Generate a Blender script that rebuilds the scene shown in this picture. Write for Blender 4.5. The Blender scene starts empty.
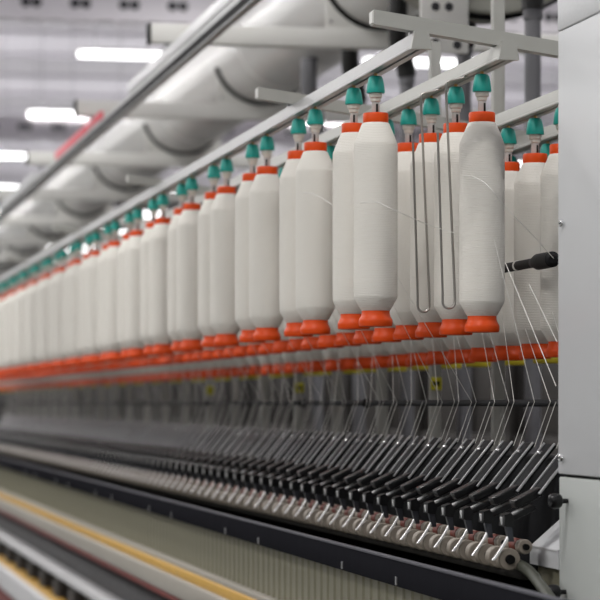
import bpy, bmesh, math, random
from mathutils import Vector, Matrix
random.seed(7)
S = bpy.context.scene
COL = S.collection
F = 2600.0                       # focal length in pixels of a 600 px frame
CAMH = 1.27                      # camera height; heights H below are relative to it
TH = math.atan(513.0 / F)        # yaw of the lens to the right of the machine's length
CT, ST = math.cos(TH), math.sin(TH)

# ------------------------------------------------------------------ materials
def mat(name, col, rough=0.5, metal=0.0, var=0.06, scale=12.0, bump=0.0, bscale=60.0, spec=0.5, rings=0.0, coat=0.0):
    m = bpy.data.materials.new(name); m.use_nodes = True
    nt = m.node_tree; N = nt.nodes; L = nt.links
    b = N['Principled BSDF']
    b.inputs['Roughness'].default_value = rough
    b.inputs['Metallic'].default_value = metal
    b.inputs['Specular IOR Level'].default_value = spec
    b.inputs['Coat Weight'].default_value = coat
    tc = N.new('ShaderNodeTexCoord')
    no = N.new('ShaderNodeTexNoise'); no.inputs['Scale'].default_value = scale; no.inputs['Detail'].default_value = 4
    L.new(tc.outputs['Object'], no.inputs['Vector'])
    mx = N.new('ShaderNodeMix'); mx.data_type = 'RGBA'
    mx.inputs[6].default_value = tuple(max(0, c * (1 - var)) for c in col) + (1,)
    mx.inputs[7].default_value = tuple(min(1, c * (1 + var)) for c in col) + (1,)
    L.new(no.outputs['Fac'], mx.inputs[0]); L.new(mx.outputs[2], b.inputs['Base Color'])
    if bump:
        n2 = N.new('ShaderNodeTexNoise'); n2.inputs['Scale'].default_value = bscale; n2.inputs['Detail'].default_value = 6
        L.new(tc.outputs['Object'], n2.inputs['Vector'])
        bp = N.new('ShaderNodeBump'); bp.inputs['Strength'].default_value = bump; bp.inputs['Distance'].default_value = 0.002
        L.new(n2.outputs['Fac'], bp.inputs['Height']); L.new(bp.outputs['Normal'], b.inputs['Normal'])
    if rings:
        wv = N.new('ShaderNodeTexWave'); wv.bands_direction = 'Z'; wv.inputs['Scale'].default_value = rings
        wv.inputs['Distortion'].default_value = 1.2; wv.inputs['Detail'].default_value = 2; wv.inputs['Detail Scale'].default_value = 3
        L.new(tc.outputs['Object'], wv.inputs['Vector'])
        bp = N.new('ShaderNodeBump'); bp.inputs['Strength'].default_value = 0.5; bp.inputs['Distance'].default_value = 0.0008
        L.new(wv.outputs['Fac'], bp.inputs['Height']); L.new(bp.outputs['Normal'], b.inputs['Normal'])
    return m

def lamp_mat(name, col, strength):
    m = bpy.data.materials.new(name); m.use_nodes = True
    b = m.node_tree.nodes['Principled BSDF']
    b.inputs['Base Color'].default_value = (.9, .9, .9, 1)
    b.inputs['Emission Color'].default_value = col + (1,)
    b.inputs['Emission Strength'].default_value = strength
    return m

M = dict(
    yarn=mat('roving_yarn', (.80, .775, .715), .9, var=.025, scale=9, rings=95, spec=.05),
    orange=mat('orange_plastic', (.74, .072, .004), .42, var=.05, spec=.3),
    yellow_plastic=mat('yellow_plastic', (.62, .50, .03), .4),
    teal=mat('teal_plastic', (.012, .36, .30), .42, var=.05),
    cream_plastic=mat('cream_plastic', (.66, .65, .58), .45, var=.03),
    clear_stem=mat('grey_stem', (.52, .52, .50), .35, var=.05),
    black=mat('black_plastic', (.007, .007, .008), .28, var=.2, spec=.35),
    black_matt=mat('black_rubber', (.010, .010, .010), .6, var=.2, spec=.03),
    brass=mat('brass', (.75, .50, .20), .3, 1.0),
    alu=mat('brushed_aluminium', (.33, .33, .33), .36, .7, var=.06, scale=30),
    alu_pale=mat('anodised_aluminium', (.42, .42, .39), .45, .3, var=.04, scale=20),
    paint=mat('pale_grey_paint', (.78, .775, .74), .5, var=.03),
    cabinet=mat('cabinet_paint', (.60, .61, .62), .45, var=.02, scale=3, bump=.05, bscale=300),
    cabinet_shaded=mat('cabinet_paint_shaded', (.49, .515, .495), .45, var=.02, scale=3, bump=.05, bscale=300),  # cabinet paint darkened, light falloff towards the floor put into the colour
    cabinet_top=mat('speckled_silver_sheet', (.66, .67, .68), .5, .2, var=.10, scale=160),
    leg=mat('blued_steel', (.075, .08, .095), .3, .7, var=.1),
    rim=mat('rim_steel', (.62, .62, .63), .3, .6, var=.04),
    zinc=mat('bright_zinc', (.88, .88, .88), .3, .5, var=.03),
    chrome=mat('polished_steel', (.88, .88, .88), .16, 1.0, var=.03),
    steel=mat('dull_steel', (.42, .42, .43), .35, .9, var=.08, scale=30),
    wire=mat('wire_steel', (.46, .44, .41), .35, .9, var=.05),
    dark_steel=mat('dark_steel', (.021, .0215, .023), .55, .0, var=.15, spec=.03),
    edge=mat('edge_highlight', (.10, .10, .115), .5, var=.2, spec=.2),  # lighter tone for the painted highlight on the roller beam
    rodm=mat('black_rod_plastic', (.010, .010, .011), .5, var=.2, spec=.14),
    beam=mat('blackened_beam', (.018, .018, .0215), .6, .0, var=.12, scale=25, spec=0),
    olive=mat('olive_grey_sheet', (.225, .213, .148), .5, var=.05),
    tan=mat('mustard_strip', (.60, .35, .065), .45, var=.08),
    cream_rail=mat('cream_rail', (.36, .335, .29), .42, var=.05),
    red_line=mat('dark_red_strip', (.16, .02, .015), .5),
    white_rail=mat('silver_white_rail', (.66, .66, .67), .35, .2, var=.05),
    grey_fuzz=mat('grey_spool', (.16, .16, .165), .7, var=.3, scale=40),
    dark=mat('dark_machine_paint', (.030, .028, .026), .6, var=.3, scale=6, spec=.05),
    brown=mat('dusty_brown_paint', (.050, .045, .042), .7, var=.3, scale=5),
    cot=mat('cream_rubber', (.27, .235, .195), .6, var=.10, scale=40),
    apron=mat('red_brown_leather', (.15, .020, .008), .55, var=.15, scale=40),
    duct=mat('duct_paint', (.88, .875, .85), .27, var=.04, scale=4, bump=.06, bscale=30),
    drum=mat('drum_paint', (.42, .42, .37), .5, var=.05),
    pipe=mat('grey_pipe', (.20, .20, .215), .5, var=.06),
    hose=mat('black_hose', (.02, .02, .02), .5, var=.2),
    red=mat('red_strip_paint', (.85, .12, .16), .5, var=.04),
    tag=mat('yellow_tag', (.60, .55, .02), .5),
    floor=mat('concrete', (.22, .225, .22), .5, var=.1, scale=2),
    ceil=mat('ceiling_panel', (.80, .77, .81), .55, var=.03, scale=.8),
    ceil_beam=mat('ceiling_beam', (.72, .69, .73), .6, var=.03, scale=2),
    wall=mat('painted_wall', (.60, .585, .63), .7, var=.03, scale=1),
    hole=mat('dark_opening', (.03, .03, .035), .7),
    tube=mat('smoky_plastic', (.065, .068, .054), .45, var=.2, scale=60, spec=.25),
    strand=mat('cotton_strand', (.78, .765, .72), .9, var=.02),
    lamp=lamp_mat('lamp_diffuser', (1, 1, 1), 9.0),
)

# ------------------------------------------------------------------ mesh building
class MB:
    def __init__(s): s.b = bmesh.new()
    def box(s, x0, x1, y0, y1, z0, z1, bev=0.0):
        vs = [s.b.verts.new((x, y, z)) for x in (x0, x1) for y in (y0, y1) for z in (z0, z1)]
        fs = [s.b.faces.new([vs[i] for i in q]) for q in ((0,1,3,2),(4,6,7,5),(0,4,5,1),(2,3,7,6),(0,2,6,4),(1,5,7,3))]
        if bev:
            es = list({e for f in fs for e in f.edges})
            bmesh.ops.bevel(s.b, geom=es, offset=bev, segments=2, affect='EDGES', profile=.5)
        return s
    def prism(s, prof, axis, a0, a1):
        """closed profile of (u,v) swept along axis: 'y' -> (x,z); 'x' -> (y,z); 'z' -> (x,y)"""
        def P(u, v, a): return {'y': (u, a, v), 'x': (a, u, v), 'z': (u, v, a)}[axis]
        A = [s.b.verts.new(P(u, v, a0)) for u, v in prof]; B = [s.b.verts.new(P(u, v, a1)) for u, v in prof]
        n = len(prof)
        for i in range(n): s.b.faces.new((A[i], A[(i+1) % n], B[(i+1) % n], B[i]))
        s.b.faces.new(A[::-1]); s.b.faces.new(B)
        return s
    def lathe(s, prof, seg=24, o=(0, 0, 0), axis='z', caps=True):
        rings = []
        for r, h in prof:
            ring = []
            for i in range(seg):
                t = 2 * math.pi * i / seg; a, c = r * math.cos(t), r * math.sin(t)
                p = {'z': (a, c, h), 'y': (a, h, c), 'x': (h, a, c)}[axis]
                ring.append(s.b.verts.new((p[0]+o[0], p[1]+o[1], p[2]+o[2])))
            rings.append(ring)
        for A, B in zip(rings, rings[1:]):
            for i in range(seg): s.b.faces.new((A[i], A[(i+1) % seg], B[(i+1) % seg], B[i]))
        if caps:
            s.b.faces.new(rings[0][::-1]); s.b.faces.new(rings[-1])
        return s
    def tube(s, pts, r, seg=8, caps=True):
        pts = [Vector(p) for p in pts]; rings = []; up = None
        for i, p in enumerate(pts):
            d = (pts[min(i+1, len(pts)-1)] - pts[max(i-1, 0)]).normalized()
            if up is None:
                up = Vector((0, 0, 1)) if abs(d.z) < .9 else Vector((1, 0, 0))
            a = d.cross(up).normalized(); c = a.cross(d).normalized(); up = c
            rings.append([s.b.verts.new(p + a * r * math.cos(2*math.pi*k/seg) + c * r * math.sin(2*math.pi*k/seg)) for k in range(seg)])
        for A, B in zip(rings, rings[1:]):
            for k in range(seg): s.b.faces.new((A[k], A[(k+1) % seg], B[(k+1) % seg], B[k]))
        if caps: s.b.faces.new(rings[0][::-1]); s.b.faces.new(rings[-1])
        return s
    def obox(s, p0, p1, wy, th, bev=0.0):
        """box running from p0 to p1 in the XZ plane, wy wide along Y, th thick"""
        p0, p1 = Vector(p0), Vector(p1); d = (p1 - p0).normalized(); n = Vector((-d.z, 0, d.x)); y = Vector((0, 1, 0))
        vs = [s.b.verts.new(p + n * (th/2) * b + y * (wy/2) * c) for p in (p0, p1) for b in (-1, 1) for c in (-1, 1)]
        fs = [s.b.faces.new([vs[i] for i in q]) for q in ((0,1,3,2),(4,6,7,5),(0,4,5,1),(2,3,7,6),(0,2,6,4),(1,5,7,3))]
        if bev:
            bmesh.ops.bevel(s.b, geom=list({e for f in fs for e in f.edges}), offset=bev, segments=2, affect='EDGES', profile=.5)
        return s
    def build(s, name, m, parent=None, smooth=True):
        bmesh.ops.recalc_face_normals(s.b, faces=s.b.faces[:])
        if smooth:
            for f in s.b.faces: f.smooth = True
            for e in s.b.edges:
                if len(e.link_faces) == 2 and e.calc_face_angle(0) > math.radians(35): e.smooth = False
        me = bpy.data.meshes.new(name); s.b.to_mesh(me); s.b.free()
        me.materials.append(m)
        o = bpy.data.objects.new(name, me); COL.objects.link(o)
        if parent is not None: o.parent = parent
        return o

def arc(c, r, a0, a1, n, plane='xz'):
    out = []
    for i in range(n + 1):
        t = math.radians(a0 + (a1 - a0) * i / n); u, v = r * math.cos(t), r * math.sin(t)
        out.append((c[0]+u, c[1], c[2]+v) if plane == 'xz' else (c[0], c[1]+u, c[2]+v) if plane == 'yz' else (c[0]+u, c[1]+v, c[2]))
    return out

def tag(o, label, cat, group=None, kind=None):
    if label: o['label'] = label
    if cat: o['category'] = cat
    if group: o['group'] = group
    if kind: o['kind'] = kind
    return o
def thing(name, loc, label, cat, group=None):
    o = bpy.data.objects.new(name, None); COL.objects.link(o); o.location = loc; o.empty_display_size = .05
    return tag(o, label, cat, group)
KIDS = {}
def copy_tree(o, parent=None):
    c = o.copy(); COL.objects.link(c)
    if parent is not None: c.parent = parent
    if o.name not in KIDS: KIDS[o.name] = list(o.children)
    for ch in KIDS[o.name]: copy_tree(ch, c)
    return c
ONES = ['', 'first', 'second', 'third', 'fourth', 'fifth', 'sixth', 'seventh', 'eighth', 'ninth', 'tenth', 'eleventh', 'twelfth', 'thirteenth',
        'fourteenth', 'fifteenth', 'sixteenth', 'seventeenth', 'eighteenth', 'nineteenth']
TENS = ['', '', 'twenty', 'thirty', 'forty', 'fifty', 'sixty', 'seventy', 'eighty', 'ninety']
def nth(n):
    if n >= 100: return 'hundred' + ('th' if n == 100 else ' and ' + nth(n - 100))
    if n < 20: return ONES[n]
    if n % 10 == 0: return TENS[n // 10][:-1] + 'ieth'
    return TENS[n // 10] + '-' + ONES[n % 10]
def z(H): return CAMH + H

# ------------------------------------------------------------------ camera
cd = bpy.data.cameras.new('camera'); cam = bpy.data.objects.new('camera', cd); COL.objects.link(cam)
cam.location = (0, 0, CAMH); cam.rotation_euler = (math.radians(90), 0, -TH)
cd.sensor_width = 36; cd.lens = 36 * F / 600; cd.shift_y = 103 / 600
cd.clip_start = .05; cd.clip_end = 300
cd.dof.use_dof = True; cd.dof.focus_distance = 4.95; cd.dof.aperture_fstop = cd.lens / 24.0
S.camera = cam

# ------------------------------------------------------------------ setting
def struct(o): o['kind'] = 'structure'; return o
ZC = 6.2
struct(MB().box(-9, 16, -6, 76, -.1, 0).build('floor', M['floor']))
struct(MB().box(-9, 16, -6, 76, ZC, ZC + .15).build('ceiling', M['ceil']))
struct(MB().box(-9, 16, 76, 76.2, 0, ZC).build('wall_back', M['wall']))
struct(MB().box(16, 16.2, -6, 76.2, 0, ZC).build('wall_right', M['wall']))
n = 0
for k in range(26):                                   # shallow ceiling joists across the hall
    y = 2.2 + 2.3 * k
    n += 1
    struct(MB().box(-9, 16, y, y + .32, ZC - .05, ZC, .02).build('trim_%d' % n, M['ceil_beam']))

# deep ceiling beam with pairs of holes
for gy, glab in ((18.2, 'nearer grey ceiling girder across the hall with pairs of dark holes'), (26.4, 'farther grey ceiling girder with blurred dark holes beyond the second lamp')):
    gb = thing('ceiling_girder', (0, gy, 4.055), glab, 'beam', 'ceiling girders')
    MB().box(-8.9, 15.9, 0, .16, -.10, .13, .01).build('girder', M['ceil_beam'], gb)
    for k in range(16):
        x = 1.33 + .345 * k
        h = MB()
        for dx in (-.038, .038): h.lathe([(.033, -.008), (.036, -.004), (.036, .004)], 14, (x + dx, 0, .02), 'y')
        h.build('hole', M['hole'], gb)
    lo = MB()
    for k in range(16):
        x = 1.33 + .345 * k
        lo.tube(arc((x, -.012, -.02), .13, 215, 325, 10), .010, 6)
    lo.build('scalloped_edge', M['ceil_beam'], gb)

# ceiling lamps: rows along the hall
rows = [(-6.05, 'fourth'), (-3.05, 'third'), (-.05, 'second'), (2.95, 'near'), (5.42, 'far'), (8.95, 'deep'), (11.95, 'deep')]  # both deep rows are unseen lamps added to brighten the far ceiling
cnt = 0
for x, rn in rows:
    for k in range(-1, 13):
        y = 3.45 + 4.6 * k
        seen = (rn == 'near' and k >= 4) or (rn == 'far' and k >= 4)
        if k > 9 and not seen and rn != 'deep': continue
        if rn == 'deep' and k < 3: continue
        if seen:
            lab = 'white batten ceiling lamp, %s of the %s' % (nth(k - 3), 'outer row beside the upper rail' if rn == 'near' else 'inner row behind the duct')
        else:
            lab = 'added unseen batten lamp brightening the ceiling in the deep rows beyond the duct' if rn == 'deep' else 'white batten ceiling lamp above the hall in front of the visible lamp rows'
        t = thing('ceiling_lamp', (x, y, 4.235), lab, 'lamp', 'ceiling lamps in rows' if seen else 'added unseen lamps in the deep rows' if rn == 'deep' else 'ceiling lamps overhead')
        hs = MB().box(-.55, .55, -.06, .06, -.005, .02, .004).build('housing', M['paint'], t)
        for sx in (-.4, .4): MB().tube([(sx, 0, .018), (sx, 0, ZC - 4.235)], .004, 6).build('hanger_rod', M['steel'], hs)
        MB().box(-.54, .54, -.055, .055, -.045, -.004, .015).build('diffuser', M['lamp'], t)
        if y < 62:
            ld = bpy.data.lights.new('lamp_light', 'AREA'); ld.shape = 'RECTANGLE'; ld.size = 1.08; ld.size_y = .11
            ld.energy = 115 if x < -1 else 80 if x < 1 else 42; ld.color = (1, .985, .96)
            lo_ = bpy.data.objects.new('lamp_light', ld); COL.objects.link(lo_); lo_.parent = t; lo_.location = (0, 0, -.05)
            lu = bpy.data.lights.new('lamp_uplight', 'AREA'); lu.shape = 'RECTANGLE'; lu.size = 1.08; lu.size_y = .11
            lu.energy = 34; lu.color = (.98, .97, 1); lu.spread = math.radians(180)
            lq = bpy.data.objects.new('lamp_uplight', lu); COL.objects.link(lq); lq.parent = t; lq.location = (0, 0, .025); lq.rotation_euler = (math.pi, 0, 0)

# ------------------------------------------------------------------ spinning frame body
FR = thing('spinning_frame', (1.3, 4.4, 0), 'long dark spinning frame body with black roller beam, olive ribbed panel and rails', 'machine')
FR.location = (0, 0, 0)
Y0, Y1 = 3.0, 27.0
def bar(name, X0, X1, H0, H1, m, bev=.003, y0=Y0, y1=Y1):
    return MB().box(X0, X1, y0, y1, z(min(H0, H1)), z(max(H0, H1)), bev).build(name, M[m], FR)
def hx(s, X): return -s * X / CT
bar('beam_highlight', 1.0985, 1.112, hx(.2585, 1.1), hx(.2545, 1.1), 'edge', .001)  # thin pale bar painting the highlight along the beam's top
bm = bar('roller_beam', 1.10, 1.122, hx(.302, 1.1), hx(.256, 1.1), 'beam', .004)
for k in range(40):
    y = 4.18 + .475 * k
    if k % 3 == 0: continue
    MB().box(1.097, 1.101, y - .004, y + .004, z(hx(.2985, 1.1)), z(hx(.285, 1.1)), .001).build('clip', M['steel'], bm)
pan = MB().box(1.14, 1.20, Y0, Y1, z(hx(.424, 1.13)), z(hx(.30, 1.13)))
y = Y0 + .02
while y < Y1 - .02:
    pan.prism([(1.1405, y - .014), (1.136, y - .008), (1.136, y + .008), (1.1405, y + .014)], 'z', z(hx(.422, 1.13)), z(hx(.302, 1.13)))
    y += .07
pan.build('ribbed_panel', M['olive'], FR)
bar('cream_lip', 1.115, 1.145, hx(.421, 1.115), hx(.408, 1.115), 'cream_rail')
bar('mustard_strip', 1.108, 1.145, hx(.449, 1.108), hx(.422, 1.108), 'tan', .006)
bar('cream_rail', 1.098, 1.16, hx(.503, 1.098), hx(.450, 1.098), 'cream_rail', .012)
bar('red_strip', 1.10, 1.15, hx(.515, 1.10), hx(.5035, 1.10), 'red_line')
bar('back_panel', 1.26, 1.30, hx(.98, 1.1), hx(.40, 1.2), 'dark')
sp = MB(); y = 5.0
while y < 22:
    sp.lathe([(.012, -.09), (.021, -.07), (.021, .03), (.014, .06), (.008, .075)], 10, (1.20, y, z(hx(.59, 1.18)))); y += .07
bar('trough_floor', 1.205, 1.26, -.42, -.40, 'dark')
o = sp.build('spools', M['grey_fuzz'], FR); o['kind'] = 'stuff'
bar('white_rail', 1.085, 1.15, hx(.648, 1.085), hx(.620, 1.085), 'white_rail', .008)
bar('dark_rail', 1.16, 1.20, hx(.735, 1.12), hx(.655, 1.12), 'dark')
for k in range(26):
    y = 6.0 + .62 * k
    MB().box(1.12, 1.16, y, y + .20, z(hx(.735, 1.12)), z(hx(.66, 1.12)), .005).build('bracket', M['brown'], FR)
bar('lower_tan_strip', 1.085, 1.15, hx(.760, 1.085), hx(.742, 1.085), 'tan', .006)
bar('lower_silver_cover', 1.06, 1.15, hx(.875, 1.06), hx(.768, 1.06), 'white_rail', .02)
bar('dark_red_skirt', 1.08, 1.15, -1.20, hx(.880, 1.08), 'red_line')
bar('centre_trunk', 1.46, 1.74, -1.25, -.12, 'dark', .01, 4.52, Y1)
bar('far_roller_beam', 1.86, 2.10, -.36, -.24, 'beam', .004, 4.52, Y1)
bar('far_panel', 1.80, 2.06, -1.25, -.36, 'olive', .004, 4.52, Y1)
bar('fluted_roller', 1.262, 1.288, -.312, -.294, 'dark', .008, 4.40, 24)
bar('roller_stand', 1.30, 1.42, -.30, -.27, 'dark_steel', .004, 4.52, 24)

# ------------------------------------------------------------------ creel
CR = thing('creel', (0, 0, 0), 'overhead creel of aluminium rails, sloping cross arms and silver posts', 'creel')
# rows: X, H of bobbin bottom, first D, spacing
BOB_TOP = .4975
ROWS = [(1.135, .150, 4.62), (1.300, .1345, 4.62), (1.500, .090, 4.34), (1.670, .0885, 4.34)]
for X, Hb, d0 in ROWS:
    h = z(Hb + BOB_TOP)
    prof = [(X - .0175, h), (X - .0175, h + .003), (X - .0145, h + .006), (X - .0105, h + .030), (X + .0105, h + .030), (X + .0145, h + .006), (X + .0175, h + .003), (X + .0175, h),
            (X + .004, h), (X + .004, h + .004), (X - .004, h + .004), (X - .004, h)]
    r = MB().prism(prof, 'y', d0, 26.0).build('creel_rail', M['alu'] if X < 1.2 else M['alu_pale'], CR, smooth=False)
    e = MB().prism([(X - .0195, h - .002), (X - .0125, h + .032), (X + .0125, h + .032), (X + .0195, h - .002)], 'y', d0 - .014, d0).build('end_cap', M['alu_pale'], r, smooth=False)
def armH(X): return .709 - .139 * (X - 1.057)
for D in (4.67, 5.86, 8.17, 10.5, 12.8, 15.1, 17.4, 19.7, 22.0):
    t2 = .0135
    def sec(X, y0, y1, nm, m, hollow=False): pass
    a = MB()
    XA, XB = 1.057, 1.75
    for (x0, x1) in ((XA, XB),):
        p = [(x0, z(armH(x0) - t2)), (x0, z(armH(x0) + t2)), (x1, z(armH(x1) + t2)), (x1, z(armH(x1) - t2))]
        a.prism(p, 'y', D - .015, D + .015)
    ao = a.build('cross_arm', M['alu_pale'], CR, smooth=False)
    p = [(XA - .003, z(armH(XA) - t2 + .003)), (XA - .003, z(armH(XA) + t2 - .003)), (XA + .001, z(armH(XA) + t2 - .003)), (XA + .001, z(armH(XA) - t2 + .003))]
    MB().prism(p, 'y', D - .012, D + .012).build('end_cap', M['paint'], ao, smooth=False)
    for X, Hb, d0 in ROWS[:2]:
        MB().box(X - .008, X + .008, D - .010, D + .010, z(Hb + BOB_TOP + .028), z(armH(X) - t2 + .004), .002).build('rail_clamp', M['alu'], ao)
PD0, PDS = 5.73, .587
for k in range(22):
    D = PD0 + PDS * k - .02
    po = MB().box(1.5715, 1.5985, D - .0135, D + .0135, z(-.12), z(1.15) if k < 1 else z(.90) if k == 1 else z(.60), .003).build('creel_post', M['alu_pale'], CR)
    if k in (1, 4, 7):
        tg = MB().box(1.571, 1.599, D - .0165, D - .0136, z(.032), z(.064), .001).build('yellow_tag', M['tag'], po)
        g = MB(); hc = z(.048)
        g.prism([(1.585 + u, hc + v) for u, v in ((-.0085, -.007), (-.0085, .007), (-.006, .007), (-.001, .001), (.003, .007), (.0085, .006), (.0085, -.006), (.005, -.007), (.004, 0), (-.001, -.005), (-.005, 0), (-.0055, -.007))], 'y', D - .0175, D - .0164)
        g.build('tag_marking', M['black_matt'], po)

# ------------------------------------------------------------------ bobbins and hangers (prototypes)
def make_bobbin(collar):
    t = thing('roving_bobbin', (0, 0, 0), None, None)
    MB().lathe([(.0262, .030), (.0300, .0335), (.0425, .056), (.0432, .060), (.0434, .09), (.0434, .20), (.0433, .34), (.0432, .353), (.0428, .3585), (.0422, .3605), (.0388, .3695), (.0346, .380),
                (.0304, .390), (.0268, .3985), (.0245, .400)], 40).build('yarn_package', M['yarn'], t)
    MB().lathe([(.026, 0), (.0318, .0005), (.0330, .003), (.0335, .011), (.0325, .0145), (.0295, .0195), (.0280, .024), (.0275, .031), (.024, .0315)], 36).build('bottom_collar', M[collar], t)
    MB().lathe([(.0235, .399), (.0248, .400), (.0252, .402), (.0252, .4165), (.0240, .419), (.0150, .4195)], 32).build('top_collar', M['orange'], t)
    return t
def make_hanger():
    t = thing('bobbin_hanger', (0, 0, 0), None, None)
    MB().lathe([(.0100, .4580), (.0176, .4585), (.0182, .4605), (.0176, .468), (.0162, .478), (.0140, .4875), (.0115, .4915), (.0060, .4925)], 28).build('teal_cap', M['teal'], t)
    MB().lathe([(.0080, .441), (.0095, .442), (.0102, .445), (.0102, .448), (.0125, .450), (.0132, .453), (.0132, .4582), (.010, .4585)], 24).build('sleeve', M['cream_plastic'], t)
    st = MB().lathe([(.0070, .412), (.0078, .414), (.0078, .442), (.007, .443)], 20).build('stem', M['clear_stem'], t)
    sl = MB()
    for a in (268,):
        ca, sa = math.cos(math.radians(a)), math.sin(math.radians(a))
        q = MB().box(-.0012, .0012, -.0021, .0021, .421, .437, .0006)
        for v in q.b.verts:
            x, y_ = v.co.x + .0076, v.co.y; v.co.x, v.co.y = x * ca - y_ * sa, x * sa + y_ * ca
        me = bpy.data.meshes.new('slot_tmp'); q.b.to_mesh(me); q.b.free(); sl.b.from_mesh(me); bpy.data.meshes.remove(me)
    sl.build('catch_slot', M['black'], st)
    MB().lathe([(.0035, .4920), (.0035, .4974)], 10).build('brass_pin', M['brass'], t)
    return t
bob_o, bob_y, hang0 = make_bobbin('orange'), make_bobbin('yellow_plastic'), make_hanger()
used = {}
BOBS = []          # (row, X, D, z)
def put(proto, loc, rz, label, cat, group):
    o = proto if proto.name not in used else copy_tree(proto)
    if proto.name not in used:
        KIDS[proto.name] = list(proto.children)
        for c in proto.children: KIDS[c.name] = list(c.children)
        used[proto.name] = 1
    o.location = loc; o.rotation_euler = (0, 0, rz)
    return tag(o, label, cat, group)
first_x = {}
def row(ri, Ds, proto, texts, gname):
    X, Hb, _ = ROWS[ri]
    for i, D in enumerate(Ds):
        b_lab, h_lab = texts(i)
        xx = X + random.uniform(-.0015, .0015)
        put(proto, (xx, D, z(Hb)), random.uniform(0, 6.28), b_lab, 'bobbin', 'roving bobbins on the ' + gname)
        put(hang0, (xx, D, z(Hb)), random.uniform(-.5, .5), h_lab, 'hanger', 'bobbin hangers on the ' + gname)
        BOBS.append((ri, xx, D, z(Hb)))
D1 = []
for k in range(0, 53):
    if k % 3 != 2: D1.append(4.982 + .1965 * k)
def t1(i):
    w = 'nearer' if i % 2 == 0 else 'farther'
    p = nth(i // 2 + 1)
    return ('white roving bobbin, %s of the %s pair from the front rail\'s near end' % (w, p),
            'teal capped hanger above the %s bobbin of the %s pair on the front rail' % (w, p))
row(0, D1, bob_o, t1, 'front creel rail')
D2 = [4.795 + .2005 * k for k in range(62)]
row(1, D2, bob_o, lambda i: ('white roving bobbin, %s along the second creel rail from its near end' % nth(i + 1),
                             'teal capped hanger, %s along the second creel rail from its near end' % nth(i + 1)), 'second creel rail')
D3 = [4.925 + .197 * k for k in range(76)]
row(2, D3, bob_o, lambda i: ('white roving bobbin, %s from the grey cabinet on the lower third rail' % nth(i + 1),
                             'teal capped hanger, %s from the grey cabinet on the third rail' % nth(i + 1)), 'third creel rail')
D4 = [5.31 + .295 * k for k in range(57)]
row(3, D4, bob_y, lambda i: ('white bobbin with yellow bottom collar, %s from the grey cabinet in the back row' % nth(i + 1),
                             'teal capped hanger over the %s yellow collared bobbin from the cabinet' % nth(i + 1)), 'back creel rail')

# ------------------------------------------------------------------ wire hooks on the second rail
def hook(D, which):
    X, Hb, _ = ROWS[1]
    h = z(Hb + BOB_TOP)
    xo = X - .052; zb = z(.182); rr = .0122
    pts = [(X - .010, D - .002, h + .0), (X - .016, D - .001, h - .003), (X - .045, D, h - .010), (xo + .002, D, h - .0125), (xo, D, h - .018)]
    p0 = Vector((xo, D, h - .03)); p1 = Vector((xo + .0175, D, zb + .03))
    for i in range(0, 9): pts.append(tuple(p0.lerp(p1, i / 8)))
    c = (p1.x - rr, D, zb + .013)
    for i in range(0, 11):
        t = math.radians(-180 * i / 10); pts.append((c[0] + rr * math.cos(t), c[1], c[2] + rr * math.sin(t)))
    q0 = Vector((c[0] - rr, D, c[2] + .02)); q1 = Vector((xo - .0165, D, h - .110))
    for i in range(0, 9): pts.append(tuple(q0.lerp(q1, i / 8)))
    o = MB().tube(pts, .0025, 8).build('wire_hook', M['wire'])
    return tag(o, 'long grey wire loop under the second rail, %s the cabinet' % which, 'hook', 'wire loops on the second rail')
hook(5.071, 'farther from')
hook(4.869, 'nearer to')

# ------------------------------------------------------------------ guide bars
gd = thing('guide_bar', (1.37, 4.34, z(0)), 'dark horizontal guide bar running behind the strands above the drafting arms', 'bar')
MB().lathe([(.0068, 0), (.0068, 20)], 14, axis='y').build('bar', M['dark_steel'], gd)
for k in range(22):
    y = 1.78 + .80 * k
    MB().lathe([(.008, y - .022), (.0108, y - .018), (.0108, y + .006), (.008, y + .012)], 16, axis='y').build('clamp_ring', M['black_matt'], gd)
bk = thing('black_rod', (1.40, 4.76, z(.268)), 'black round rod with ribbed knob end between the white bobbins beside the cabinet', 'rod')
MB().lathe([(.0093, .0), (.0093, 20)], 16, axis='y').build('rod', M['rodm'], bk)
MB().lathe([(.008, -.10), (.015, -.095), (.0155, -.04), (.0155, -.005), (.012, .012), (.010, .03), (.0093, .032)], 20, axis='y').build('knob', M['rodm'], bk)
MB().lathe([(.0098, .135), (.0105, .137), (.0105, .143), (.0098, .145)], 16, axis='y').build('wound_thread', M['strand'], bk)

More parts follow.
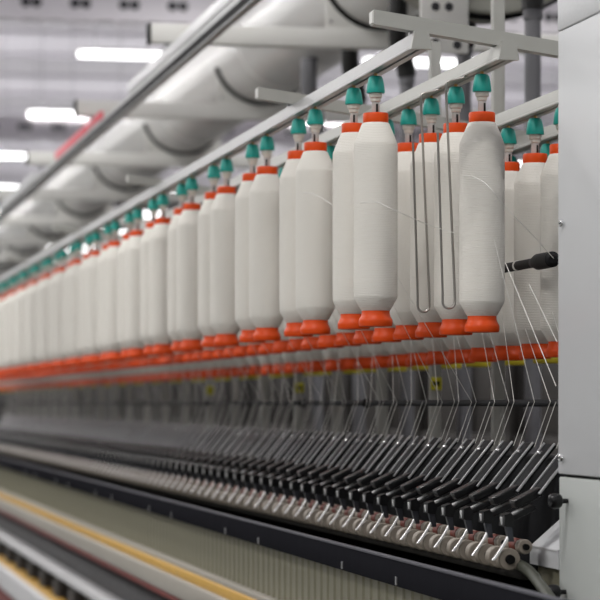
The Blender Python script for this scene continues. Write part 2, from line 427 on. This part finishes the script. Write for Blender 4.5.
# ------------------------------------------------------------------ drafting arms and top rollers
RX, RH = 1.24, -.2735
def make_arm():
    t = thing('drafting_arm', (0, 0, 0), None, None)
    a, b = Vector((.050, 0, .112)), Vector((.120, 0, .198))
    co = MB().obox(a, b, .062, .0055, .0012).build('channel', M['dark_steel'], t)
    d = (b - a).normalized(); nrm = Vector((-d.z, 0, d.x))
    for sy in (-.032, .032):
        q = MB().obox(a + nrm * .0042, b + nrm * .0042, .0030, .0040, .0008)
        for v in q.b.verts: v.co.y += sy
        q.build('bright_rim', M['rim'], co)
    MB().lathe([(.0035, -.008), (.0035, .008)], 10, tuple(a.lerp(b, .78) + nrm * .007), 'y').build('pivot_pin', M['chrome'], t)
    MB().obox((.008, 0, .0955), (.058, 0, .1195), .034, .0155, .003).build('handle', M['black'], t)
    MB().obox((.000, 0, .0700), (.046, 0, .0910), .030, .0100, .002).build('lower_bar', M['black'], t)
    MB().obox((.003, 0, .0775), (.026, 0, .0880), .014, .0035, .001).build('lower_bar_highlight', M['rim'], t)  # bright sliver standing in for the highlight on the lower bar
    MB().prism([(-.012, .058), (-.011, .078), (.001, .082), (.008, .070), (.004, .056)], 'y', -.016, .016).build('nose', M['black'], t)
    MB().prism([(-.009, .060), (.001, .060), (.004, .036), (-.003, .036)], 'y', -.014, -.002).build('spring_leg', M['leg'], t)
    MB().prism([(-.002, .060), (.009, .060), (.012, .030), (.004, .030)], 'y', .005, .018).build('spring_leg', M['leg'], t)
    MB().obox((-.0130, 0, .074), (-.0105, 0, .060), .008, .003, .001).build('clip', M['zinc'], t)
    fg = MB(); prof_o, prof_i = [], []
    for i in range(11):
        u = i / 10
        x, zz = -.001 - .029 * u ** 1.25, .044 - .045 * u
        prof_o.append((x - .0016, zz)); prof_i.append((x + .0016, zz - .0006))
    fg.prism(prof_o + prof_i[::-1], 'y', -.0125, -.0035)
    fg.build('finger', M['zinc'], t)
    return t
def make_roller(r, w, m, axle, gap, disc):
    t = thing('front_top_roller' if disc else 'apron_roller', (0, 0, 0), None, None)
    for sy in (-1, 1):
        c = sy * .035
        MB().lathe([(r * .42, c - w/2 + .001), (r * .45, c - w/2 - .0006), (r * .92, c - w/2 - .0006), (r, c - w/2 + .0015), (r, c + w/2 - .0015), (r * .92, c + w/2 + .0006), (r * .45, c + w/2 + .0006), (r * .42, c + w/2 - .001)],
                   24, axis='y').build('rubber_cot', M[m], t)
    MB().lathe([(axle, -.056), (axle, .056)], 14, axis='y').build('axle', M['black_matt'], t)
    if not disc:
        MB().lathe([(r * .86, -.019), (r * .98, -.017), (r * .98, .017), (r * .86, .019)], 20, axis='y').build('leather_apron', M['apron'], t)
    return t
arm0 = make_arm(); rol0 = make_roller(.0195, .024, 'cot', .0078, 0, True); rol1 = make_roller(.0130, .024, 'cot', .0055, 0, False)
ARMS = [4.40 + .1385 * k for k in range(88)]
for k, D in enumerate(ARMS):
    w = nth(k + 1)
    put(arm0, (RX, D, z(RH)), random.uniform(-.02, .02), 'black drafting arm with bright rims and finger, %s from the grey cabinet' % w, 'drafting arm', 'drafting arms along the frame')
    put(rol0, (RX, D + .037, z(RH)), 0, 'cream rubber front roller pair below the %s drafting arm from the cabinet' % w, 'roller', 'front rollers under the arms')
    put(rol1, (RX + .0285, D + .037, z(RH) + .0215), 0, 'small roller with red-brown apron below the %s drafting arm from the cabinet' % w, 'roller', 'apron rollers under the arms')
# dark drafting bed behind the arms
bar('drafting_bed', 1.36, 1.44, -.28, -.10, 'dark_steel', .004, 4.52, 24)

# ------------------------------------------------------------------ roving strands
slots = []
for k, D in enumerate(ARMS):
    for j, dy in enumerate((.018, -.018)): slots.append((k, j, D - dy))
slots.sort(key=lambda q: q[2])
free = [b for b in BOBS if b[0] < 3]
OFF = {0: .25, 1: -.05, 2: -.45}
for k, j, D in slots:
    best = min(free, key=lambda b: abs(b[2] + OFF[b[0]] - D), default=None)
    e = Vector((1.3625, D - .004, z(.002)))
    pts = [e, Vector((1.3610, D, z(-.004))), Vector((1.335, D + .005, z(-.080)))]
    if best is not None and abs(best[2] + OFF[best[0]] - D) < .13:
        free.remove(best)
        ri, bx, bd, bz = best
        if ri == 0: st = Vector((bx + .036, bd - .025, bz + random.uniform(.09, .13)))
        elif ri == 1: st = Vector((bx + .012, bd - .0425, bz + random.uniform(.10, .20)))
        else: st = Vector((bx - .030, bd - .032, bz + random.uniform(.06, .16)))
        pts = [st] + pts
    o = MB().tube(pts, .0006, 5).build('roving_strand', M['strand'])
    tag(o, 'thin white roving strand, %s of two entering the %s drafting arm from the cabinet' % ('nearer' if j == 0 else 'farther', nth(k + 1)), 'strand', 'roving strands above the drafting arms')

def pix(x, y_, X):
    Zc = F * X / (CT * (x + 213)); return Vector((X, (Zc - X * ST) / CT, CAMH + (403 - y_) * Zc / F))
def spline(P, n=8):
    out = []
    for i in range(len(P) - 1):
        p0, p1, p2, p3 = P[max(i-1, 0)], P[i], P[i+1], P[min(i+2, len(P)-1)]
        for j in range(n):
            t = j / n
            out.append(.5 * ((2*p1) + (p2-p0)*t + (2*p0-5*p1+4*p2-p3)*t*t + (3*p1-p0-3*p2+p3)*t**3))
    return out + [P[-1]]
def loose(pl, label):
    o = MB().tube(spline([pix(*p) for p in pl]), .0008, 5).build('loose_strand', M['strand'])
    tag(o, label, 'strand', 'loose strands across the bobbins')
loose([(360, 203, 1.092), (376, 202, 1.0895), (388, 207, 1.095), (410, 217, 1.14), (432, 226, 1.20), (455, 233, 1.24)], 'loose white strand sagging from the front bobbin across the two wire loops')
loose([(461, 176.5, 1.262), (470, 176, 1.2555), (482, 181, 1.2550), (492, 190, 1.2600), (503, 204, 1.285), (520, 222, 1.32), (540, 243, 1.37), (562, 268, 1.42)], 'loose white strand curving off the bobbin nearest the cabinet towards the black rod')
loose([(302, 193, 1.094), (312, 193.5, 1.0905), (322, 198, 1.0905), (335, 207, 1.098)], 'loose white strand wound on the second front pair bobbin, dipping to the right')
# strands coming down behind the last bobbin
for a, b, lab in (((505, 262, 1.33), (556, 386, 1.36), 'left'), ((529, 284, 1.36), (557, 342, 1.39), 'right')):
    o = MB().tube([pix(*a), pix(*b)], .0008, 5).build('roving_strand', M['strand'])
    tag(o, 'thin white strand slanting down beside the cabinet under the black rod, %s of two' % lab, 'strand', 'strands beside the cabinet')

# ------------------------------------------------------------------ end cabinet
CX, CD = 1.31, 4.332
cb = thing('end_cabinet', (CX, CD, 0), 'tall grey sheet metal cabinet closing the near end of the spinning frame', 'cabinet')
def cbox(name, x0, x1, y0, y1, H0, H1, m, bev=.003, par=None):
    return MB().box(x0 - CX, x1 - CX, y0 - CD, y1 - CD, z(H0), z(H1), bev).build(name, M[m], par or cb)
cbox('carcass', CX + .012, 2.0, 2.4, CD - .004, -1.27, .725, 'dark')
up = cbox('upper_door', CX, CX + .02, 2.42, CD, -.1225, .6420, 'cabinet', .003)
lw = cbox('lower_panel', CX + .002, CX + .02, 2.42, CD, -1.24, -.1275, 'cabinet_shaded', .003)  # same sheet as the door, painted darker for the weaker light here
cbox('top_panel', CX - .0008, CX + .02, 2.42, CD, .6435, .73, 'cabinet_top', .002)
cbox('side_panel', CX + .021, 2.0, CD - .006, CD - .001, -1.24, .725, 'cabinet', .002)
for px, py in ((563, 223), (563, 458)):
    p = pix(px, py, CX); 
    bo = MB().lathe([(.0075, .0), (.0075, -.002), (.0062, -.006), (.003, -.0075)], 16, (-.0002, p.y - CD, p.z), 'x').build('bolt', M['chrome'], cb)
for px, py in ((560, 501), (558, 592)):
    p = pix(px, py, CX - .012)
    MB().lathe([(.004, .016), (.0045, .004), (.010, .002), (.0128, -.002), (.0135, -.012), (.011, -.018), (.006, -.02)], 18, (-.012, p.y - CD, p.z), 'x').build('black_knob', M['black'], cb)
# sloping ledge beside the rollers, flush with the cabinet face
lg = MB()
lg.prism([(0, z(-.2885)), (0, z(-.2575)), (.0015, z(-.2560)), (.095, z(-.176)), (.095, z(-.2885))], 'y', .0005, .173)
lg.build('sloping_ledge', M['cabinet'], cb, smooth=False)
MB().box(-.0008, .003, .0005, .1735, z(-.2585), z(-.2545), .0008).build('ledge_highlight', M['white_rail'], cb)  # pale line painting the highlight on the ledge's front corner
MB().box(.012, .10, .0005, .165, z(-.40), z(-.289), .002).build('recess_panel', M['olive'], cb)
# smoky suction pipe beside the ledge
def pixH(x, y_, H):
    Zc = -H * F / (y_ - 403); X = (x + 213) * Zc * CT / F
    return Vector((X, (Zc - X * ST) / CT, CAMH + H))
sn = [pix(517, 564, 1.262), pix(523, 567, 1.262), pix(531, 573, 1.262), pix(539, 583, 1.262), pix(547, 594, 1.262), pix(555, 606, 1.262), pix(562, 622, 1.262)]
so = MB().tube(spline(sn, 5), .010, 12).build('suction_pipe', M['tube'])
tag(so, 'smoky bent plastic suction pipe below the rollers beside the grey ledge', 'pipe')

# ------------------------------------------------------------------ overhead: cross beams, track, duct
BX0 = 1.215
bz0, bz1 = z(1.232), z(1.298)
DA, RA, HA = 2.03, .205, 1.512
BD = [6.53 + 2.31 * k for k in range(10)]
for k, D in enumerate(BD):
    t = thing('cross_beam', (BX0, D, bz0), ('pale grey cross beam carrying the duct, %s in view from the near end' % nth(k)) if k else 'pale grey cross beam carrying the duct above the fan housing, out of the frame', 'beam', 'cross beams under the duct')
    MB().box(.004, 1.9, -.03, .03, 0, bz1 - bz0, .003).build('beam', M['paint'], t)
    MB().box(-.0025, .004, -.032, .032, -.002, bz1 - bz0 + .002, .001).build('end_cap', M['black_matt'], t)
    hr = MB().tube([(.075, 0, 0), (.075, 0, -.065)], .004, 8)
    hr.box(.055, .095, -.02, .02, -.008, .0)
    hr.build('track_hanger', M['steel'], t)
    # saddle plates with a concave edge and rubber lining
    for sgn in (-1, 1):
        prof = []
        cx = DA - BX0; cz = z(HA) - bz0; r = RA + .006
        angs = [200, 215, 230, 245, 258] if sgn < 0 else [282, 295, 310, 325, 340]
        pa = [(cx + r * math.cos(math.radians(a)), cz + r * math.sin(math.radians(a))) for a in angs]
        if sgn < 0: prof = pa + [(pa[-1][0], bz1 - bz0), (pa[0][0], bz1 - bz0)]
        else: prof = pa + [(pa[-1][0], bz1 - bz0), (pa[0][0], bz1 - bz0)]
        if k < 8: 
            sp_ = MB().prism(prof, 'y', -.025, -.015).build('saddle_plate', M['paint'], t, smooth=False)
            MB().lathe([(.005, -.003), (.006, 0)], 10, (pa[1][0] + .03 * -sgn * -1 * .3, -.0265, (bz1 - bz0) + .025), 'y').build('bolt', M['steel'], sp_)
    rb = arc((DA - BX0, -.022, z(HA) - bz0), RA + .004, 196, 344, 24)
    MB().tube(rb, .013, 8).build('rubber_lining', M['black_matt'], t)

dt = thing('air_duct', (DA, 7.6, z(HA)), 'large white round air duct running above the creel towards the far end', 'duct')
MB().lathe([(RA, 0), (RA, 26)], 48, axis='y', caps=False).build('duct_tube', M['duct'], dt)
for k in range(13):
    y = 1.02 + 2.31 * k - .35
    MB().lathe([(RA, y), (RA + .006, y + .004), (RA + .006, y + .03), (RA, y + .034)], 48, axis='y', caps=False).build('joint_ring', M['duct'], dt)
    
fh = thing('fan_housing', (DA, 7.4, z(HA)), 'round olive grey fan housing with black rim at the near duct end', 'fan housing')
MB().lathe([(.05, -.06), (.12, -.055), (.13, -.05), (.20, -.05), (.21, -.045), (.28, -.045), (.29, -.04), (.365, -.038), (.372, -.03), (.372, .19), (.22, .20)], 56, axis='y').build('drum', M['drum'], fh)
MB().lathe([(.373, -.02), (.384, -.018), (.384, .02), (.373, .022)], 56, axis='y', caps=False).build('black_belt', M['black_matt'], fh)
pl = MB().box(-.235, -.09, -.10, -.085, -.50, -.10, .006).build('flange_plate', M['paint'], fh)
for dx, dz in ((-.19, -.365), (-.15, -.365), (-.19, -.47), (-.125, -.475)):
    MB().lathe([(.011, -.104), (.013, -.100)], 12, (dx, 0, dz), 'y').build('bolt_hole', M['hole'], pl)

# vertical pipes with black hoses
for k in range(5):
    D = 6.85 + .735 * k
    t = thing('down_pipe', (2.0, D, z(-.24)), 'grey vertical down pipe with wide hose top, %s behind the creel from the cabinet' % nth(k + 1), 'pipe', 'down pipes behind the creel')
    MB().lathe([(.0225, 0), (.0225, 1.20), (.0225, 1.30)], 20).build('pipe', M['pipe'], t)
    MB().lathe([(.0225, 1.285), (.027, 1.29), (.027, 1.315), (.0225, 1.32)], 20).build('collar', M['pipe'], t)
    if k == 0: hp = [(0, 0, 1.315), (0, .02, 1.44), (0, .12, 1.54), (0, .30, 1.56), (0, .47, 1.56)]
    elif k == 1: hp = [(0, -.0, 1.315), (0, -.03, 1.40), (0, -.12, 1.50), (0, -.16, 1.60)]
    else: hp = [(0, 0, 1.315), (-.01, -.01, 1.36), (-.04, -.05, 1.42), (-.05, -.08, 1.49), (-.05, -.09, 1.555)]
    hp = [Vector(p) for p in hp]
    MB().tube(spline(hp, 5), .031, 14).build('hose', M['pipe' if k == 4 else 'hose'], t)

# travelling cleaner track
TX = 1.29
tk = thing('cleaner_track', (TX, 5, z(1.12)), 'silver travelling cleaner track with black slot hung under the cross beams', 'track')
h0, h1 = hx(.852, TX), hx(.945, TX)
Ha, Hb_ = -hx(.852, TX), -hx(.940, TX)
zt = CAMH - z(1.12)
Hb_ = 1.182
MB().prism([(-.011, 1.158 + zt), (-.011, 1.176 + zt), (-.004, Hb_ + zt), (.010, Hb_ + zt), (.012, 1.176 + zt), (.012, 1.158 + zt)], 'y', 0, 25).build('track_rail', M['alu'], tk, smooth=False)
MB().box(-.0105, .0105, .01, 24.99, 1.131 + zt, 1.1585 + zt).build('black_slot', M['black_matt'], tk)
MB().box(-.0115, .0115, 0, 25, 1.124 + zt, 1.132 + zt, .002).build('lower_flange', M['alu'], tk)
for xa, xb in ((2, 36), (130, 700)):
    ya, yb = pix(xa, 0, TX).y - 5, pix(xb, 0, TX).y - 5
    MB().box(-.010, .009, max(yb, .02), ya, 1.1822 + zt, 1.2245 + zt, .006).build('pale_track_strip', M['white_rail'], tk)  # pale strips along the top of the track rail
for (pa, pb, w) in (((57, 0), (87, 0), 'longer'), ((89, 0), (102, 0), 'shorter')):
    ya = pix(pa[0], 0, TX).y; yb = pix(pb[0], 0, TX).y
    o = MB().box(TX - .010, TX + .006, yb, ya, z(Hb_) + .0002, z(Hb_) + .036, .003).build('red_strip', M['red'])
    tag(o, 'red strip fixed along the upper edge of the cleaner track, the %s of two' % w, 'strip', 'red strips on the track')

# ------------------------------------------------------------------ neighbouring machine, seen through the gaps
nb = thing('neighbouring_frame', (3.3, 4, 0), 'dusty dark neighbouring spinning frame seen below the bobbins beyond this one', 'machine')
MB().box(0, .8, 0, 68, 0, 1.12, .01).build('body', M['brown'], nb)
MB().box(.05, .12, 0, 68, 1.12, 1.50, .005).build('back_plate', M['brown'], nb)
for k in range(30):
    MB().box(-.01, .03, .4 + k * .9, .47 + k * .9, 1.0, 1.55, .004).build('post', M['brown'] if k % 2 else M['dark'], nb)

# ------------------------------------------------------------------ world and colour
w = bpy.data.worlds.new('world'); S.world = w; w.use_nodes = True
bg = w.node_tree.nodes['Background']; bg.inputs[0].default_value = (.93, .95, 1, 1); bg.inputs[1].default_value = .09
vs = S.view_settings; vs.view_transform = 'Standard'; vs.look = 'None'; vs.gamma = 1; vs.exposure = -.86; vs.use_curve_mapping = False
S.cycles.max_bounces = 6; S.cycles.diffuse_bounces = 3; S.cycles.glossy_bounces = 3; S.cycles.use_denoising = True
S.cycles.sample_clamp_indirect = 6
